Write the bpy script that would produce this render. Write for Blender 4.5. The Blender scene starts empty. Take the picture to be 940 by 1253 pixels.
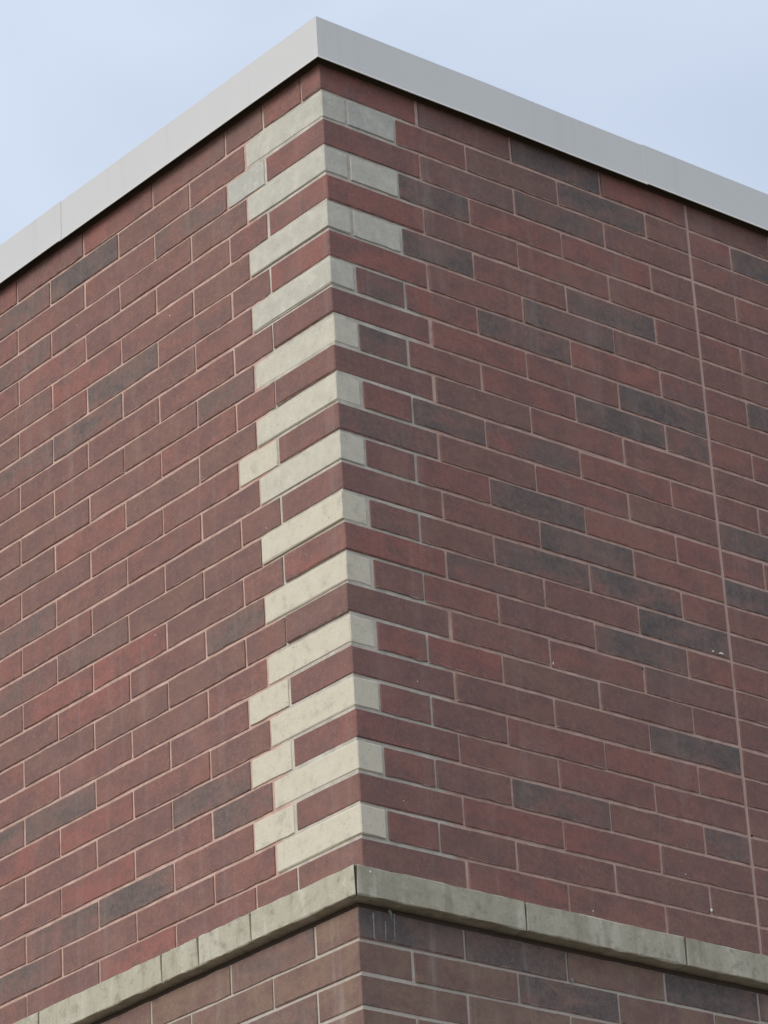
import bpy, bmesh, math, random
from mathutils import Matrix, Vector

random.seed(7)
SC = bpy.context.scene
COL = SC.collection
R = math.radians
IN = 0.0254
ZT = 7.94                 # top of the brickwork above the ground
H = 4 * IN                # one course
M16 = 16 * IN             # one brick module

# ------------------------------------------------------------------ camera
RIGHT = Vector((0.7726513, -0.6325243, -0.0540646))
DOWN = Vector((0.2305357, 0.3589152, -0.9044518))
FWD = Vector((0.5914924, 0.6863621, 0.4231358))
CAM = Vector((-6.52169, -7.75378, ZT - 6.33956))
FPX = 4509.73 / 940.0
cam = bpy.data.cameras.new('camera')
cam.sensor_fit = 'HORIZONTAL'
cam.sensor_width = 36.0
cam.lens = 36.0 * FPX
cam.clip_start = 0.1
cam.clip_end = 5000
co = bpy.data.objects.new('camera', cam)
COL.objects.link(co)
mw = Matrix.Identity(4)
for i in range(3):
    mw[i][0], mw[i][1], mw[i][2], mw[i][3] = RIGHT[i], -DOWN[i], -FWD[i], CAM[i]
co.matrix_world = mw
SC.camera = co

# ------------------------------------------------------------------ sky and sun
SUN_EL, SUN_AZ = 36.0, 188.0          # azimuth in degrees, counter-clockwise from +X
world = bpy.data.worlds.new('World')
SC.world = world
world.use_nodes = True
wn, wl = world.node_tree.nodes, world.node_tree.links
wn.clear()
out = wn.new('ShaderNodeOutputWorld')
bg = wn.new('ShaderNodeBackground')
bg.inputs['Strength'].default_value = 0.10
sky = wn.new('ShaderNodeTexSky')
sky.sky_type = 'NISHITA'
sky.sun_disc = False
sky.sun_elevation = R(SUN_EL)
sky.sun_rotation = R(90 - SUN_AZ)
sky.air_density = 1.0
sky.dust_density = 2.5
sky.ozone_density = 1.5
tc = wn.new('ShaderNodeTexCoord')
mp = wn.new('ShaderNodeMapping')
mp.inputs['Scale'].default_value = (1.0, 1.0, 1.8)
mp.inputs['Location'].default_value = (0.35, 0.1, 0.0)
nz = wn.new('ShaderNodeTexNoise')
nz.inputs['Scale'].default_value = 5.5
nz.inputs['Detail'].default_value = 3.0
nz.inputs['Roughness'].default_value = 0.5
nz.inputs['Distortion'].default_value = 0.5
rp = wn.new('ShaderNodeMapRange')
rp.inputs['From Min'].default_value = 0.30
rp.inputs['From Max'].default_value = 0.72
rp.inputs['To Min'].default_value = 0.60
rp.inputs['To Max'].default_value = 0.88
mx = wn.new('ShaderNodeMix')
mx.data_type = 'RGBA'
mx.inputs['B'].default_value = (5.55, 6.2, 7.3, 1)      # thin bright overcast
wl.new(tc.outputs['Generated'], mp.inputs['Vector'])
wl.new(mp.outputs['Vector'], nz.inputs['Vector'])
wl.new(nz.outputs['Fac'], rp.inputs['Value'])
wl.new(rp.outputs['Result'], mx.inputs['Factor'])
wl.new(sky.outputs['Color'], mx.inputs['A'])
wl.new(mx.outputs['Result'], bg.inputs['Color'])
wl.new(bg.outputs['Background'], out.inputs['Surface'])

sun = bpy.data.lights.new('sun', 'SUN')
sun.energy = 1.38
sun.angle = R(35)
sun.color = (1.0, 0.95, 0.88)
so = bpy.data.objects.new('sun', sun)
COL.objects.link(so)
sd = Vector((math.cos(R(SUN_EL)) * math.cos(R(SUN_AZ)), math.cos(R(SUN_EL)) * math.sin(R(SUN_AZ)), math.sin(R(SUN_EL))))
so.rotation_euler = sd.to_track_quat('Z', 'Y').to_euler()
so.location = (-10, -10, 20)

SC.view_settings.view_transform = 'Standard'
SC.view_settings.look = 'None'
SC.view_settings.gamma = 1.0
SC.view_settings.exposure = 0.50
SC.view_settings.use_curve_mapping = False

# ------------------------------------------------------------------ materials
class NT:
    def __init__(s, name):
        s.m = bpy.data.materials.new(name)
        s.m.use_nodes = True
        s.n, s.l = s.m.node_tree.nodes, s.m.node_tree.links
        s.b = s.n['Principled BSDF']
        s.b.inputs['Specular IOR Level'].default_value = 0.3
    def new(s, t, **kw):
        n = s.n.new(t)
        for k, v in kw.items():
            setattr(n, k, v)
        return n
    def put(s, sock, v):
        if hasattr(v, 'links') or hasattr(v, 'is_linked'):
            s.l.new(v, sock)
        elif isinstance(v, (tuple, list)) and len(v) == 3 and sock.type == 'RGBA':
            sock.default_value = (*v, 1)
        else:
            sock.default_value = v
    def noise(s, vec, scale, detail=2, rough=.5, dist=0):
        n = s.new('ShaderNodeTexNoise')
        s.l.new(vec, n.inputs['Vector'])
        n.inputs['Scale'].default_value = scale
        n.inputs['Detail'].default_value = detail
        n.inputs['Roughness'].default_value = rough
        n.inputs['Distortion'].default_value = dist
        return n.outputs['Fac']
    def math(s, op, a, b=0.0, c=0.0, clamp=False):
        n = s.new('ShaderNodeMath', operation=op, use_clamp=clamp)
        for i, v in enumerate((a, b, c)):
            s.put(n.inputs[i], v)
        return n.outputs[0]
    def ramp(s, v, a, b, c=0.0, d=1.0):
        n = s.new('ShaderNodeMapRange', interpolation_type='SMOOTHSTEP')
        for k, x in (('Value', v), ('From Min', a), ('From Max', b), ('To Min', c), ('To Max', d)):
            s.put(n.inputs[k], x)
        return n.outputs['Result']
    def mix(s, f, a, b, blend='MIX'):
        n = s.new('ShaderNodeMix', data_type='RGBA', blend_type=blend)
        s.put(n.inputs['Factor'], f)
        s.put(n.inputs['A'], a)
        s.put(n.inputs['B'], b)
        return n.outputs['Result']
    def vmul(s, v, sc):
        n = s.new('ShaderNodeMapping')
        s.l.new(v, n.inputs['Vector'])
        n.inputs['Scale'].default_value = sc
        return n.outputs['Vector']
    def bump(s, h, strength, dist):
        n = s.new('ShaderNodeBump')
        n.inputs['Strength'].default_value = strength
        n.inputs['Distance'].default_value = dist
        s.l.new(h, n.inputs['Height'])
        s.l.new(n.outputs['Normal'], s.b.inputs['Normal'])
    def coord(s):
        return s.new('ShaderNodeTexCoord').outputs['Object']

def seeded(t, stuff):
    """object coordinates shifted per brick, and the brick's own numbers (flash, tone, brown)"""
    c = t.coord()
    if stuff:
        a = t.new('ShaderNodeAttribute', attribute_type='GEOMETRY', attribute_name='brick_tone')
        col, vec = a.outputs['Color'], c
        rnd = t.new('ShaderNodeNewGeometry').outputs['Random Per Island']
    else:
        oi = t.new('ShaderNodeObjectInfo')
        col, rnd = oi.outputs['Color'], oi.outputs['Random']
        k = t.new('ShaderNodeCombineXYZ')
        t.l.new(t.math('MULTIPLY', rnd, 37.0), k.inputs[0])
        t.l.new(t.math('MULTIPLY', rnd, 91.0), k.inputs[1])
        t.l.new(t.math('MULTIPLY', rnd, 53.0), k.inputs[2])
        ad = t.new('ShaderNodeVectorMath', operation='ADD')
        t.l.new(c, ad.inputs[0])
        t.l.new(k.outputs[0], ad.inputs[1])
        vec = ad.outputs[0]
    sp = t.new('ShaderNodeSeparateColor')
    t.l.new(col, sp.inputs[0])
    return vec, sp.outputs[0], sp.outputs[1], sp.outputs[2], rnd

WALLTC = []
def brick_material(stuff, corner=False, base=False):
    t = NT('fired_brick_field' if stuff else ('fired_corner_brick' if corner else 'fired_brick'))
    vec, flash, tone, brown, rnd = seeded(t, stuff)
    if corner:                                  # flashed on its long face only, not on the return
        s4 = t.new('ShaderNodeSeparateXYZ')
        t.l.new(t.coord(), s4.inputs[0])
        flash = t.math('MULTIPLY', flash, t.ramp(s4.outputs[1], .0035, .0015))
    red = t.mix(tone, (.305, .118, .096), (.228, .112, .096))
    red = t.mix(t.ramp(t.math('FRACT', t.math('MULTIPLY', rnd, 17.3)), .55, .95, 0, .6), red, (.190, .122, .098))
    red = t.mix(brown, red, (.235, .163, .115))
    soft = t.noise(t.vmul(vec, (1, 1, 1.6)), 9, 3, .55)
    red = t.mix(t.ramp(soft, .38, .66, 0, .7), red, (.170, .098, .090))
    mot = t.noise(vec, 55, 3, .6)
    red = t.mix(t.ramp(mot, .5, .72, 0, .33), red, (.35, .175, .14))
    red = t.mix(t.ramp(mot, .48, .28, 0, .33), red, (.125, .075, .066))
    # flashed, blue-grey burnt patches
    blot = t.noise(t.vmul(vec, (.7, .7, 1.25)), 8.5, 4, .58, .6)
    thr = t.math('MULTIPLY_ADD', flash, -.44, .80)
    wide = t.ramp(blot, t.math('SUBTRACT', thr, .22), t.math('ADD', thr, .10))
    wide = t.math('MULTIPLY', wide, t.math('MULTIPLY', flash, 1.2, clamp=True))
    core = t.ramp(blot, t.math('SUBTRACT', thr, .06), t.math('ADD', thr, .22))
    core = t.math('MULTIPLY', core, t.math('MULTIPLY', flash, 1.05, clamp=True))
    c = t.mix(wide, red, t.mix(t.ramp(mot, .3, .7), (.160, .112, .098), (.205, .142, .122)))
    c = t.mix(core, c, t.mix(t.ramp(mot, .3, .7), (.092, .081, .078), (.138, .115, .104)))
    g = t.noise(vec, 210, 4, .8)
    c = t.mix(t.ramp(g, .53, .74, 0, .75), c, (.37, .26, .22))
    c = t.mix(t.ramp(g, .45, .27, 0, .78), c, (.05, .035, .033))
    sp = t.noise(vec, 170, 1, .5)
    c = t.mix(t.ramp(sp, .74, .80, 0, .45), c, (.48, .40, .35))
    # wall-scale weathering: slow drift of tone and faint pale runs, laid out on the wall itself
    w = t.new('ShaderNodeTexCoord')
    if not stuff:
        WALLTC.append((w, base))
    wv = w.outputs['Object']
    dr = t.noise(wv, 1.7, 4, .6)
    c = t.mix(t.ramp(dr, .35, .7, 0, .30), c, (.15, .095, .082))
    dr2 = t.noise(wv, 3.3, 3, .6)
    c = t.mix(t.ramp(dr2, .5, .75, 0, .26), c, (.33, .20, .165))
    ru = t.noise(t.vmul(wv, (1, 1, .07)), 13, 4, .65)
    c = t.mix(t.ramp(ru, .52, .74, 0, .45 if base else .18), c, (.36, .31, .27))
    if not stuff:
        # mortar smeared over the brick's upper and lower arris
        s3 = t.new('ShaderNodeSeparateXYZ')
        t.l.new(t.coord(), s3.inputs[0])
        e = t.math('ABSOLUTE', s3.outputs[2])
        e = t.math('MULTIPLY_ADD', t.noise(vec, 32, 3, .6), .012, e)
        c = t.mix(t.ramp(e, .0490, .0518, 0, .7), c, (.42, .30, .255))
    t.put(t.b.inputs['Base Color'], c)
    t.b.inputs['Roughness'].default_value = .82
    hgt = t.math('ADD', t.math('MULTIPLY', g, .5), t.math('MULTIPLY', mot, .8))
    t.bump(hgt, .6, .0025)
    return t.m

def stone_material():
    t = NT('cast_stone')
    vec, a, tone, b_, rnd = seeded(t, False)
    n1 = t.noise(vec, 20, 5, .7)
    c = t.mix(tone, (.60, .555, .435), (.45, .45, .40))  # cream to grey; the grey also carries painted glare on upper blocks
    c = t.mix(t.ramp(n1, .44, .68, 0, .5), c, (.66, .62, .51))
    c = t.mix(t.ramp(n1, .48, .28, 0, .65), c, (.42, .395, .325))
    g = t.noise(vec, 170, 4, .75)
    c = t.mix(t.ramp(g, .44, .26, 0, .7), c, (.25, .235, .20))
    pit = t.noise(vec, 95, 2, .5)
    c = t.mix(t.ramp(pit, .30, .24, 0, .7), c, (.24, .225, .19))
    c = t.mix(t.ramp(pit, .68, .76, 0, .6), c, (.75, .73, .66))
    t.put(t.b.inputs['Base Color'], c)
    t.b.inputs['Roughness'].default_value = .9
    t.bump(t.math('ADD', t.math('MULTIPLY', g, .4), t.ramp(pit, .24, .34)), .5, .0018)
    return t.m

def mortar_material(name, tinted):
    t = NT(name)
    vec = t.coord()
    n1 = t.ramp(t.noise(vec, 14, 4, .7), .3, .7)
    g = t.noise(vec, 350, 2, .7)
    pink = t.mix(n1, (.43, .285, .23), (.61, .43, .36))
    grey = t.mix(n1, (.42, .39, .325), (.60, .56, .48))
    if tinted:
        s = t.new('ShaderNodeSeparateXYZ')
        t.l.new(vec, s.inputs[0])
        u = t.math('ADD', s.outputs[0], s.outputs[1])
        n2 = t.noise(t.vmul(vec, (1, 1, 2.5)), 6, 3, .6)
        u = t.math('MULTIPLY_ADD', n2, .34, u)
        c = t.mix(t.ramp(u, .50, .56), grey, pink)
    else:
        c = t.mix(t.ramp(n1, .3, .7), grey, (.46, .40, .345))
    c = t.mix(t.ramp(g, .45, .25, 0, .45), c, (.20, .16, .14))
    t.put(t.b.inputs['Base Color'], c)
    t.b.inputs['Roughness'].default_value = .95
    t.bump(t.math('ADD', g, n1), .6, .0015)
    return t.m

def ledge_material():
    t = NT('weathered_limestone')
    vec, a, tone, green, rnd = seeded(t, False)
    n1 = t.noise(vec, 7, 4, .6)
    st = t.noise(t.vmul(vec, (1, 1, .12)), 16, 4, .65)           # vertical weather streaks
    c = t.mix(n1, (.40, .38, .285), (.53, .50, .395))
    c = t.mix(t.math('MULTIPLY', green, t.ramp(n1, .3, .65)), c, (.36, .335, .25))
    c = t.mix(t.ramp(st, .52, .70, 0, .5), c, (.60, .57, .48))
    c = t.mix(t.ramp(st, .45, .30, 0, .5), c, (.25, .225, .16))
    bl = t.noise(vec, 22, 5, .7)
    c = t.mix(t.ramp(bl, .50, .70, 0, .7), c, (.25, .232, .175))
    c = t.mix(t.ramp(bl, .46, .28, 0, .6), c, (.60, .575, .49))
    g = t.noise(vec, 150, 4, .75)
    c = t.mix(t.ramp(g, .45, .28, 0, .6), c, (.17, .16, .12))
    t.put(t.b.inputs['Base Color'], c)
    t.b.inputs['Roughness'].default_value = .92
    t.bump(t.math('ADD', g, n1), .4, .0016)
    return t.m

def metal_material():
    t = NT('painted_coping_metal')
    vec = t.coord()
    n1 = t.noise(t.vmul(vec, (1, 1, .5)), 2.2, 3, .55)
    st = t.noise(t.vmul(vec, (1, 1, .06)), 20, 3, .6)
    c = t.mix(n1, (.62, .605, .56), (.66, .645, .60))
    c = t.mix(t.ramp(st, .55, .75, 0, .25), c, (.54, .53, .495))
    t.put(t.b.inputs['Base Color'], c)
    t.b.inputs['Metallic'].default_value = .35
    t.b.inputs['Roughness'].default_value = .4
    t.b.inputs['Specular IOR Level'].default_value = .4
    t.bump(t.noise(vec, 5, 2, .5), .08, .01)
    return t.m

def plain(name, a, b, scale, rough=.9, bump=.3, bd=.003):
    t = NT(name)
    vec = t.coord()
    n1 = t.noise(vec, scale, 4, .6)
    n2 = t.noise(vec, scale * 14, 2, .6)
    c = t.mix(n1, a, b)
    c = t.mix(t.ramp(n2, .5, .75, 0, .35), c, tuple(x * 1.3 for x in b))
    t.put(t.b.inputs['Base Color'], c)
    t.b.inputs['Roughness'].default_value = rough
    t.bump(n2, bump, bd)
    return t.m

BRICK = brick_material(False)
BRICKF = brick_material(True)
BRICKC = brick_material(False, True)
BRICKB = brick_material(False, False, True)
BRICKBC = brick_material(False, True, True)
STONE = stone_material()
MORTAR = mortar_material('mortar_tinted', True)
MORTARB = mortar_material('mortar_grey', False)
LEDGE = ledge_material()
METAL = metal_material()
SEAL = plain('sanded_sealant', (.42, .29, .245), (.48, .34, .29), 30)
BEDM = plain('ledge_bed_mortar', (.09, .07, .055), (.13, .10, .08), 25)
WOOD = plain('timber_nailer', (.10, .075, .05), (.15, .11, .075), 12)
ROOFM = plain('roof_membrane', (.16, .16, .16), (.22, .22, .215), 3)
GROUNDM = plain('worn_tan_asphalt', (.13, .105, .08), (.18, .145, .11), .4, .95, .5, .01)
PAVEM = plain('concrete_paving', (.24, .22, .19), (.30, .275, .24), 1.2, .9, .4, .004)
LIME = plain('lime_deposit', (.19, .185, .18), (.34, .34, .33), 60)
HOLE = plain('weep_hole_dark', (.012, .011, .010), (.02, .018, .016), 50)
WHITE = plain('white_fleck', (.70, .69, .66), (.78, .77, .74), 80)

# ------------------------------------------------------------------ helpers
def obj(name, me, mat, parent=None, loc=(0, 0, 0), rz=0.0, tilt=0.0):
    o = bpy.data.objects.new(name, me)
    COL.objects.link(o)
    if mat is not None and not me.materials:
        me.materials.append(mat)
    o.parent = parent
    o.location = loc
    o.rotation_euler = (0, tilt, rz)
    return o

def mesh(name, v, f):
    me = bpy.data.meshes.new(name)
    me.from_pydata(v, [], f)
    me.validate()
    bm = bmesh.new()
    bm.from_mesh(me)
    bmesh.ops.recalc_face_normals(bm, faces=bm.faces)
    bm.to_mesh(me)
    bm.free()
    return me

def box(name, a, b):
    (x0, y0, z0), (x1, y1, z1) = a, b
    v = [(x0, y0, z0), (x1, y0, z0), (x1, y1, z0), (x0, y1, z0), (x0, y0, z1), (x1, y0, z1), (x1, y1, z1), (x0, y1, z1)]
    return mesh(name, v, [(0, 3, 2, 1), (4, 5, 6, 7), (0, 1, 5, 4), (1, 2, 6, 5), (2, 3, 7, 6), (3, 0, 4, 7)])

def block_mesh(name, L, h, depth, ch, jit, seg, rnd):
    """a brick: uneven arrises, chamfered face; local X along the wall, face looks to -Y"""
    pts = []
    for i in range(seg + 1):
        pts.append((-L / 2 + L * i / seg, -h / 2))
    for i in range(seg + 1):
        pts.append((L / 2 - L * i / seg, h / 2))
    n = len(pts)
    v = []
    J = [(rnd.gauss(0, jit * .6), rnd.gauss(0, jit)) for _ in pts]
    for (x, z), (jx, jz) in zip(pts, J):
        e = abs(abs(x) - L / 2) < 1e-6
        cx = (ch if x < 0 else -ch) if e else 0
        cz = ch if z < 0 else -ch
        v.append((x + cx + jx, 0, z + cz + jz))
    for (x, z), (jx, jz) in zip(pts, J):
        v.append((x + jx * .8, ch * rnd.uniform(.7, 1.5), z + jz * .8))
    for (x, z) in pts:
        v.append((x, depth, z))
    f = [tuple(range(n))]
    for r in (0, n):
        for i in range(n):
            j = (i + 1) % n
            f.append((r + i, r + j, r + n + j, r + n + i))
    return mesh(name, v, f)

def corner_mesh(name, a, b, h, t, ch, jit, rnd):
    """a brick turning the corner: face a long on the -Y side, b long on the -X side"""
    P = [((a, t), (1, 0)), ((a, ch), (1, 0)), ((a - ch, 0), (0, -1)), ((a * .55, 0), (0, -1)), ((ch, 0), (0, -1)),
         ((0, ch), (-1, 0)), ((0, b * .5), (-1, 0)), ((0, b - ch), (-1, 0)), ((ch, b), (0, 1)), ((t * .98, b), (0, 1))]
    n = len(P)
    v = []
    for z, s in ((-h / 2, 1), (-h / 2 + ch, 0), (h / 2 - ch, 0), (h / 2, 1)):
        for (x, y), (nx, ny) in P:
            q = rnd.gauss(0, jit)
            v.append((x - nx * ch * s, y - ny * ch * s, z + q))
    f = []
    for r in range(3):
        for i in range(n - 1):
            f.append((r * n + i, r * n + i + 1, (r + 1) * n + i + 1, (r + 1) * n + i))
    inner = len(v)
    if b > t * 1.3 and a > t * 1.3:
        v += [(t, t, -h / 2), (t, t, h / 2)]
        f.append((*range(n), inner))
        f.append((*range(3 * n, 4 * n), inner + 1))
    else:
        f.append(tuple(range(n)))
        f.append(tuple(range(3 * n, 4 * n)))
    return mesh(name, v, f)

# ------------------------------------------------------------------ the setting
g = obj('ground', box('ground', (-2000, -2000, -.5), (2000, 2000, 0)), GROUNDM)
g['kind'] = 'structure'
p = obj('pavement', box('pavement', (-1.5, -1.5, .0), (15.0, 13.0, .12)), PAVEM)
p['kind'] = 'structure'

# ------------------------------------------------------------------ the building
W, D = 14.0, 12.0
bld = bpy.data.objects.new('brick_building', None)
COL.objects.link(bld)
bld['label'] = 'red brick building corner with alternating cream stone quoins and grey metal roof edge'
bld['category'] = 'building'

REC = .0042                                  # mortar set back behind the brick faces
JT = .425 * IN
LX, LY, LV = -.7 * IN, .6 * IN, .1           # lower wall: planes of its two faces, course offset
BT = 3.625 * IN

uw = obj('upper_wall', box('upper_wall', (REC, REC, -27.2 * H), (W, D, -.004)), MORTAR, bld, (0, 0, ZT))
zb = -(28 + LV) * H
lw = obj('base_wall', box('base_wall', (REC, REC, -ZT + .05), (W, D, zb - .006)), MORTARB, bld, (LX, LY, ZT))

for node, is_base in WALLTC:
    node.object = lw if is_base else uw

def right_joints(k, far):
    J = [0, 16, 32, 48, 64] if k % 2 == 0 else [0, 4, 12, 24, 40, 56, 64, 72]
    while J[-1] + 16 <= far:
        J.append(J[-1] + 16)
    return J

def left_joints(k, far):
    J = [0, 4, 12, 20] if k == 0 else ([0, 12, 20] if k % 2 == 0 else [0, 16, 28])
    while J[-1] + 16 <= far:
        J.append(J[-1] + 16)
    return J

def low_joints(face, k, far):
    J = [0, 8] if (k % 2 == 0) == (face == 'L') else [0]
    while J[-1] + 16 <= far:
        J.append(J[-1] + 16)
    return J

FL = {}
for s in ('L0.3:.55 L0.5:.3 L1.1:.4 L1.3:.9 L1.4:.8 L2.2:.7 L3.1:.5 L3.4:.6 L6.2:.45 L6.3:.8 L7.3:.75 L7.4:.65 L9.1:.6 '
          'L9.3:.3 L11.4:.35 L13.4:.7 L14.3:.3 L15.3:.55 L15.4:.5 L17.1:.75 L17.3:.3 L20.4:.75 L20.5:.7 L22.2:.7 L23.1:.75 '
          'L24.3:.85 L24.4:.7 L25.4:.7 R0.1:.4 R0.2:.85 R1.4:.85 R1.7:.95 R2.1:.6 R2.2:.7 R3.2:.9 R5.2:.85 R5.4:.8 R6.2:.75 '
          'R7.1:.7 R7.3:.75 R7.5:.4 R7.7:.95 R8.3:.9 R9.1:.75 R9.2:.25 R9.4:.9 R9.5:.55 R11.2:.8 R11.3:.7 R12.0:.65 R12.4:.8 '
          'R13.3:.8 R13.6:.4 R14.1:.35 R14.2:.8 R14.4:.8 R15.1:.4 R15.3:.75 R15.4:.8 R16.0:.3 R16.1:.6 R16.3:.9 R17.4:.8 '
          'R18.1:.35 R18.3:.5 R19.3:.35 R19.5:.35 R20.0:.4 R20.3:.85 R21.5:.3 R23.2:.3 R23.3:.8 R23.5:.8 R24.4:.55 '
          'L28.2:.3 L30.1:.6 R28.0:.97 R28.1:.85 R28.3:.95 R29.0:.35 R29.2:.85 R30.0:.45').split():
    a, b = s.split(':')
    FL[a] = float(b)
STONE_HALF_L = {2, 12, 20, 22, 24}           # a cream half block beside the red corner brick
STONE_HALF_R = {1, 3, 5}                     # a cream half block beside the stone's end

def in_view(q, pad):
    d = q - CAM
    z = d.dot(FWD)
    if z <= 0:
        return False
    return abs(d.dot(RIGHT) / z * FPX) < .5 + pad and abs(d.dot(DOWN) / z * FPX) < .5 * 4 / 3 + pad

POOL = {}
def pooled(L, stone, base):
    key = (round(L, 4), stone, base)
    if key not in POOL:
        rnd = random.Random(int(L * 10000) + stone)
        POOL[key] = [block_mesh('stone_block' if stone else 'brick', L, H - JT, BT, .0016 if stone else .0014,
                                .0010, 6, rnd) for _ in range(8)]
    return random.choice(POOL[key])

SV, SF, SCOL = {}, {}, {}
def stuff_brick(key, face, u0, u1, z, rgb, ox, oy):
    V, F, C = SV.setdefault(key, []), SF.setdefault(key, []), SCOL.setdefault(key, [])
    h, ch = (H - JT) / 2, .0015
    b = len(V)
    j = lambda: random.gauss(0, .0007)
    for (uu, zz, d) in ((u0 + ch, -h + ch, 0), (u1 - ch, -h + ch, 0), (u1 - ch, h - ch, 0), (u0 + ch, h - ch, 0),
                        (u0, -h, ch), (u1, -h, ch), (u1, h, ch), (u0, h, ch), (u0, -h, .03), (u1, -h, .03), (u1, h, .03), (u0, h, .03)):
        uu, zz = uu + j(), z + zz + j()
        V.append((uu + ox, d + oy, zz) if face == 'R' else (d + ox, uu + oy, zz))
    fs = [(0, 1, 2, 3)]
    for r in (0, 4):
        for i in range(4):
            k = (i + 1) % 4
            fs.append((r + i, r + 4 + i, r + 4 + k, r + k))
    for f in fs:
        f = tuple(b + i for i in f)
        F.append(f if face == 'R' else f[::-1])
        C.append(rgb)

COUNT = {}
def lay(face, k, J, wall, ox, oy, voff, base, far, skip_first=True):
    zc = -(k + .5 + voff) * H
    for i in range(1 if skip_first else 0, len(J)):
        j0 = J[i]
        j1 = J[i + 1] if i + 1 < len(J) else far
        if j1 - j0 < 2:
            continue
        u0, u1 = j0 * IN + JT / 2, j1 * IN - JT / 2
        if face == 'R' and not base:
            u1 -= .0022 if j1 == 64 else 0
            u0 += .0022 if j0 == 64 else 0
        uc, L = (u0 + u1) / 2, u1 - u0
        stone = (not base) and ((face == 'L' and i == 1 and k in STONE_HALF_L) or (face == 'R' and i == 1 and k in STONE_HALF_R))
        fl = FL.get(f'{face}{k}.{i}')
        visible = False
        for du in (-.5, 0, .5):
            for dz in (-.5, .5):
                q = Vector((uc + du * L + ox, oy, zc + dz * H + ZT)) if face == 'R' else Vector((ox, uc + du * L + oy, zc + dz * H + ZT))
                visible = visible or in_view(q, .004)
        if fl is None:
            fl = (random.uniform(.1, .55) if base else random.choice((0, 0, .05, .1, .2, .3))) if visible else (random.uniform(.6, .95) if random.random() < .2 else random.uniform(0, .2))
        rgb = (fl, random.uniform(.12, 1), (random.uniform(.9, 1.0) if base else random.uniform(0, .22)), 1)
        if not visible:
            stuff_brick('base' if base else 'upper', face, u0, u1, zc, rgb, 0, 0)
            continue
        dl = Vector((random.gauss(0, .0007), random.gauss(0, .0006), random.gauss(0, .0006)))
        dl.z += .0009 * math.sin(uc * 2.3 + k * 1.9) + .0007 * math.sin(uc * 5.1 + k)
        if face == 'R':
            loc, rz = Vector((uc, 0, zc)) + dl, 0
        else:
            loc, rz = Vector((0, uc, zc)) + dl, -math.pi / 2
        if base:
            loc = loc + Vector((0, 0, ZT - (ZT)))
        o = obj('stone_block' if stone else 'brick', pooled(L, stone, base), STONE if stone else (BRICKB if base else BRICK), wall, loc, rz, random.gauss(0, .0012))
        o.color = rgb if not stone else (0, min(1, max(0, (1.05 - k / 14) + random.uniform(-.2, .2))), 0, 1)  # half blocks greyer higher up: glare put into the colour, plus random variation
        COUNT[(wall.name, o.name.split('.')[0])] = COUNT.get((wall.name, o.name.split('.')[0]), 0) + 1

FAR_R, FAR_L = 544, 464
rc = random.Random(3)
for k in range(27):
    JR, JL = right_joints(k, FAR_R), left_joints(k, FAR_L)
    stone = k % 2 == 1
    a, b = JR[1] * IN - JT / 2, JL[1] * IN - JT / 2
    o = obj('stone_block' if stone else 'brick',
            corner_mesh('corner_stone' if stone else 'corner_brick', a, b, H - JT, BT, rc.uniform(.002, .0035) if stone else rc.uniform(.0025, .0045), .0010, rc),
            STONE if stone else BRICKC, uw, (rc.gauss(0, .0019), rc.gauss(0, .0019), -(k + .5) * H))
    o.color = (FL.get(f'R{k}.0', .05), min(1, max(0, (1.05 - k / 14) + rc.uniform(-.25, .25))) if stone else rc.random(), .05, 1)  # corner stones grey towards the top, lens glare painted into their tone
    lay('R', k, JR, uw, 0, 0, 0, False, FAR_R)
    lay('L', k, JL, uw, 0, 0, 0, False, FAR_L)
for k in range(28, 77):
    JR, JL = low_joints('R', k, FAR_R), low_joints('L', k, FAR_L)
    a, b = JR[1] * IN - JT / 2, JL[1] * IN - JT / 2
    zc = -(k + .5 + LV) * H
    if k < 32:
        o = obj('brick', corner_mesh('corner_brick', a, b, H - JT, BT, .0025, .0006, rc), BRICKBC, lw, (rc.gauss(0, .0012), rc.gauss(0, .0012), zc))
        o.color = (FL.get(f'R{k}.0', .1), rc.random(), .9, 1)
    else:
        stuff_brick('base', 'R', 0, a, zc, (.1, .5, .9, 1), 0, 0)
        stuff_brick('base', 'L', 0, b, zc, (.1, .5, .9, 1), 0, 0)
    lay('R', k, JR, lw, LX, LY, LV, True, FAR_R)
    lay('L', k, JL, lw, LX, LY, LV, True, FAR_L)
print('COUNT', COUNT)
for key, wall in (('upper', uw), ('base', lw)):
    me = bpy.data.meshes.new('brickwork')
    me.from_pydata(SV[key], [], SF[key])
    at = me.attributes.new('brick_tone', 'FLOAT_COLOR', 'FACE')
    for i, c in enumerate(SCOL[key]):
        at.data[i].color = c
    o = obj('brickwork', me, BRICKF, wall)
    o['kind'] = 'stuff'

# control joint: a straight bead of sanded sealant between two runs of bricks
def sealant():
    v, f, n = [], [], 108
    rnd = random.Random(5)
    for i in range(n + 1):
        z = -27 * H + (27 * H - .004) * i / n
        w = .0078 + rnd.gauss(0, .0004)
        x = 64 * IN + rnd.gauss(0, .0004)
        for dx, dy in ((-w, .006), (-w * .8, .0020), (0, .0032 + rnd.gauss(0, .0003)), (w * .8, .0020), (w, .006)):
            v.append((x + dx, dy, z))
    for i in range(n):
        for j in range(4):
            f.append((i * 5 + j, i * 5 + j + 1, (i + 1) * 5 + j + 1, (i + 1) * 5 + j))
    return mesh('control_joint', v, f)
obj('control_joint', sealant(), SEAL, uw)

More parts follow.
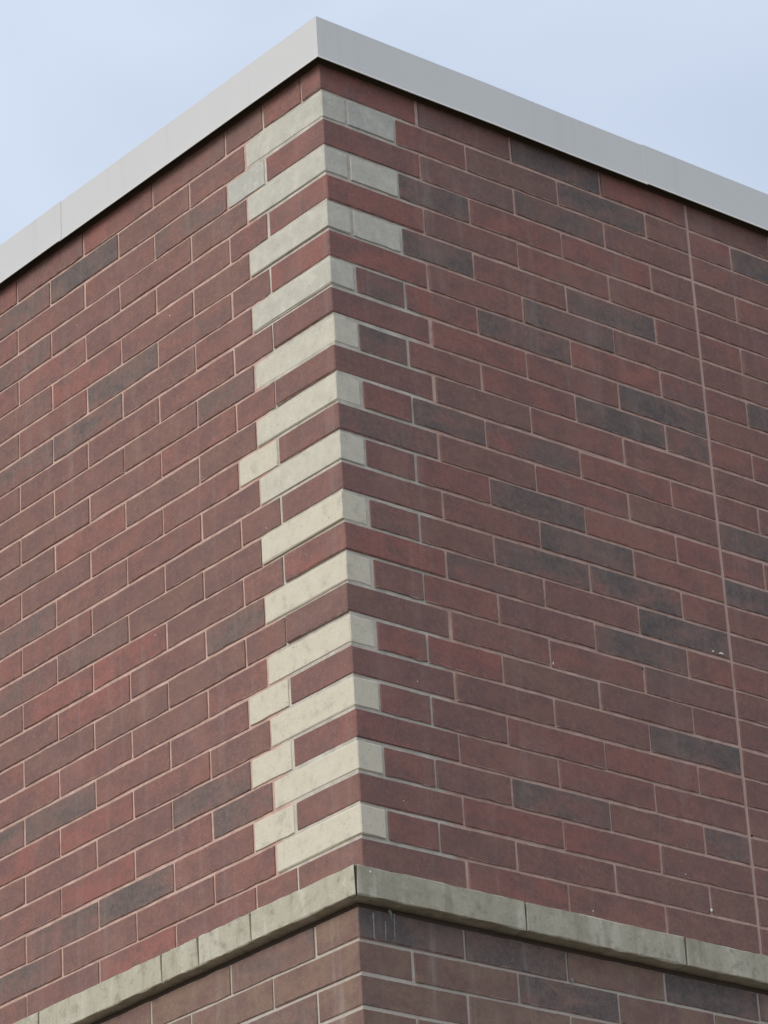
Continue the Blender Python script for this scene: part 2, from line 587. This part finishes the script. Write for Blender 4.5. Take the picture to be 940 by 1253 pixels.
# ------------------------------------------------------------------ ledge
PX, PY = 2.15 * IN, 1.12 * IN                # how far the ledge stands out on the two sides
ZL0, ZL1 = -27.95 * H, -27.04 * H
led = obj('ledge', box('ledge', (-PX + .007, -PY + .007, ZL0 + .009), (W, D, ZL1 - .005)), BEDM, bld, (0, 0, ZT))

# dark recessed bedding under the ledge, a shadow line put into its colour
obj('shadow_bedding', box('shadow_bedding', (LX + .014, LY + .014, zb - .0058), (W - .02, D - .02, ZL0 + .008)), BEDM, bld, (0, 0, ZT))

def ledge_stone(face, u0, u1, rnd, mitre=False):
    """one stone of the ledge, built in ledge coordinates then moved to its own origin"""
    ch, jit, seg = .003, .0011, 14
    h = ZL1 - ZL0
    p_ = PY if face == 'R' else PX
    depth = .12
    uc = (u0 + u1) / 2
    us = [u0 + (u1 - u0) * i / seg for i in range(seg + 1)]
    prof = ((depth, 0), (ch * .9, 0), (0, ch), (0, h - ch), (ch * 1.2, h), (depth, h + .006))     # in from the face, up
    v, f = [], []
    for i, u in enumerate(us):
        for (d, z) in prof:
            uu = u
            if mitre and i == 0:
                uu = u + d
            e = ch if (i in (0, seg) and d < 1e-6) else 0
            uu += e if i == 0 else (-e if i == seg else 0)
            zz = z + ZL0 + (rnd.gauss(0, jit) if d < depth else 0)
            dd = d + (rnd.gauss(0, jit * .3) if d < depth else 0)
            v.append((uu - uc, -p_ + dd, zz) if face == 'R' else (-p_ + dd, uu - uc, zz))
    n = len(prof)
    for i in range(seg):
        for j in range(n - 1):
            f.append((i * n + j, (i + 1) * n + j, (i + 1) * n + j + 1, i * n + j + 1))
    f.append(tuple(range(n)))
    f.append(tuple(range(seg * n, seg * n + n)))
    o = obj('ledge_stone', mesh('ledge_stone', v, f), LEDGE, led, (uc, 0, 0) if face == 'R' else (0, uc, 0))
    o.color = (0, rnd.random(), .95 if face == 'R' else .35, 1)

rl = random.Random(11)
jg = .0024
JR = [-2.15, 23.7, 49.7] + [49.7 + 26 * i for i in range(1, 18)]
JL = [-1.12, 18.6, 28.9, 36.3] + [36.3 + 26 * i for i in range(1, 15)]
for i in range(len(JR) - 1):
    ledge_stone('R', JR[i] * IN + (.003 if i == 0 else jg), JR[i + 1] * IN - jg, rl, i == 0)
for i in range(len(JL) - 1):
    gl = jg if i not in (1, 2) else .002
    ledge_stone('L', JL[i] * IN + (.004 if i == 0 else gl), JL[i + 1] * IN - (jg if i not in (0, 1) else .002), rl, i == 0)

# ------------------------------------------------------------------ roof and coping
obj('roof', box('roof', (.25, .25, -.02), (W - .02, D - .02, .055)), ROOFM, bld, (0, 0, ZT))
cop = obj('coping', box('coping', (.006, .006, -.003), (W - .01, .24, .125)), WOOD, bld, (0, 0, ZT))
# second run of the timber nailer under the metal
bm = bmesh.new()
bm.from_mesh(cop.data)
r2 = bmesh.ops.create_cube(bm, size=1)
for v_ in r2['verts']:
    v_.co = ((.006 + .234 * (v_.co.x + .5)), .2405 + (D - .26) * (v_.co.y + .5), -.003 + .128 * (v_.co.z + .5))
bm.to_mesh(cop.data)
bm.free()

CO = .98 * IN
OUT = [(-.26, .120), (-.26, .143), (CO, .1540), (CO, .0075), (CO + .0105, -.0075)]
INN = [(CO + .0089, -.0087), (CO - .0016, .0066), (CO - .0016, .1520), (-.2584, .1412), (-.2584, .120)]
PROF = OUT + INN
def sweep(stations):
    """stations: functions giving a 3D point for a profile point"""
    v, f, n = [], [], len(PROF)
    for s in stations:
        for (o_, z) in PROF:
            v.append(s(o_, z))
    for i in range(len(stations) - 1):
        for j in range(n):
            k = (j + 1) % n
            f.append((i * n + j, (i + 1) * n + j, (i + 1) * n + k, i * n + k))
    f.append(tuple(range(n)))
    f.append(tuple(range((len(stations) - 1) * n, len(stations) * n)))
    return mesh('coping_panel', v, f)
rw = random.Random(21)
def sta(face, u):
    dz, do = rw.gauss(0, .0007), rw.gauss(0, .0008)
    return (lambda o_, z: (u, -o_ - do, z + dz)) if face == 'R' else (lambda o_, z: (-o_ - do, u, z + dz))
UJ = 55.8 * IN
st = [sta('R', UJ * i / 4) for i in (4, 3, 2, 1)]
st[0] = sta('R', UJ - .001)
st += [lambda o_, z: (-o_, -o_, z)]
st += [sta('L', UJ * i / 4) for i in (1, 2, 3)] + [sta('L', UJ - .001)]
obj('coping_panel', sweep(st), METAL, cop)
for face, far in (('R', W), ('L', D)):
    u = UJ
    while u < far:
        e = min(u + 3.05, far)
        o = obj('coping_panel', sweep([sta(face, u - .004 + (e - u) * i / 4) for i in range(5)]), METAL, cop,
                (0, -.0009, .0012) if face == 'R' else (-.0009, 0, .0012))
        u = e

# ------------------------------------------------------------------ small marks: weep holes, flecks, lime runs
def blob(name, r, rnd, mat, parent, loc, sc=(1, 1, 1)):
    bm = bmesh.new()
    bmesh.ops.create_icosphere(bm, subdivisions=1, radius=r)
    for v_ in bm.verts:
        k = rnd.uniform(.7, 1.25)
        v_.co = (v_.co.x * sc[0] * k, v_.co.y * sc[1] * k, v_.co.z * sc[2] * k)
    me = bpy.data.meshes.new(name)
    bm.to_mesh(me)
    bm.free()
    return obj(name, me, mat, parent, loc)
rb = random.Random(9)
def on_right(px, py, y=0.0):
    d = RIGHT * ((px - 470) / 940 / FPX) + DOWN * ((py - 626.5) / 940 / FPX) + FWD
    t = (y - CAM.y) / d.y
    return CAM + d * t - Vector((0, 0, ZT))
def on_left(px, py, x=0.0):
    d = RIGHT * ((px - 470) / 940 / FPX) + DOWN * ((py - 626.5) / 940 / FPX) + FWD
    t = (x - CAM.x) / d.x
    return CAM + d * t - Vector((0, 0, ZT))
for (px, py, r, s) in ((871, 1114, .005, (1, .5, 1.3)), (677, 812, .0035, (.8, .4, 1.6)), (883, 800, .006, (2.4, .5, .7)), (873, 797, .004, (1.5, .5, .7)),
                       (726, 1115, .0028, (.7, .4, 1.8)), (839, 1070, .0025, (.8, .4, 1)), (511, 834, .0022, (1, .4, 1)), (499, 512, .002, (1, .4, 1)), (494, 980, .002, (1, .4, 1))):
    q = on_right(px, py)
    blob('mortar_fleck', r, rb, WHITE, uw, (q.x, -.0004, q.z), s)
for (px, py, r) in ((208, 386, .0026), (94, 398, .002), (326, 646, .002), (190, 777, .002)):
    q = on_left(px, py)
    blob('mortar_fleck', r, rb, WHITE, uw, (-.0004, q.y, q.z), (.4, 1, 1.2))
for (px, py, r) in ((787.5, 818, .0055), (921, 1022, .005)):
    q = on_right(px, py)
    blob('weep_hole', r, rb, HOLE, uw, (q.x, REC - .001, q.z), (1, .5, .9))
q = on_right(453, 1067, -PY)
blob('nail_head', .0045, rb, WHITE, led, (q.x, -PY - .0006, q.z), (1, .5, 1))

def streak(pts, wd, rnd):
    """a thin raised run of lime, following points down the wall"""
    v, f = [], []
    n = 10
    (x0, z0), (x1, z1) = pts
    for i in range(n + 1):
        t = i / n
        w = wd * (1.1 - .7 * t) * rnd.uniform(.55, 1.3)
        x = x0 + (x1 - x0) * t + rnd.gauss(0, .0007)
        z = z0 + (z1 - z0) * t
        w *= 2.2
        v += [(x - w, -.0004, z), (x, -.0024, z), (x + w, -.0004, z)]
    for i in range(n):
        for j in range(2):
            a = i * 3 + j
            f.append((a, a + 1, a + 4, a + 3))
    return mesh('lime_run', v, f)
for (xa, ya, xb, yb, wd) in ((456.5, 1117, 458, 1149, .0034), (471.5, 1128, 472, 1152, .0022), (482, 1119, 483, 1148, .0026), (477, 1114, 480, 1128, .0028), (700, 1197, 702, 1208, .0022)):
    a, b = on_right(xa, ya, LY), on_right(xb, yb, LY)
    obj('lime_run', streak(((a.x - LX, a.z), (b.x - LX, b.z)), wd, rb), LIME, lw)
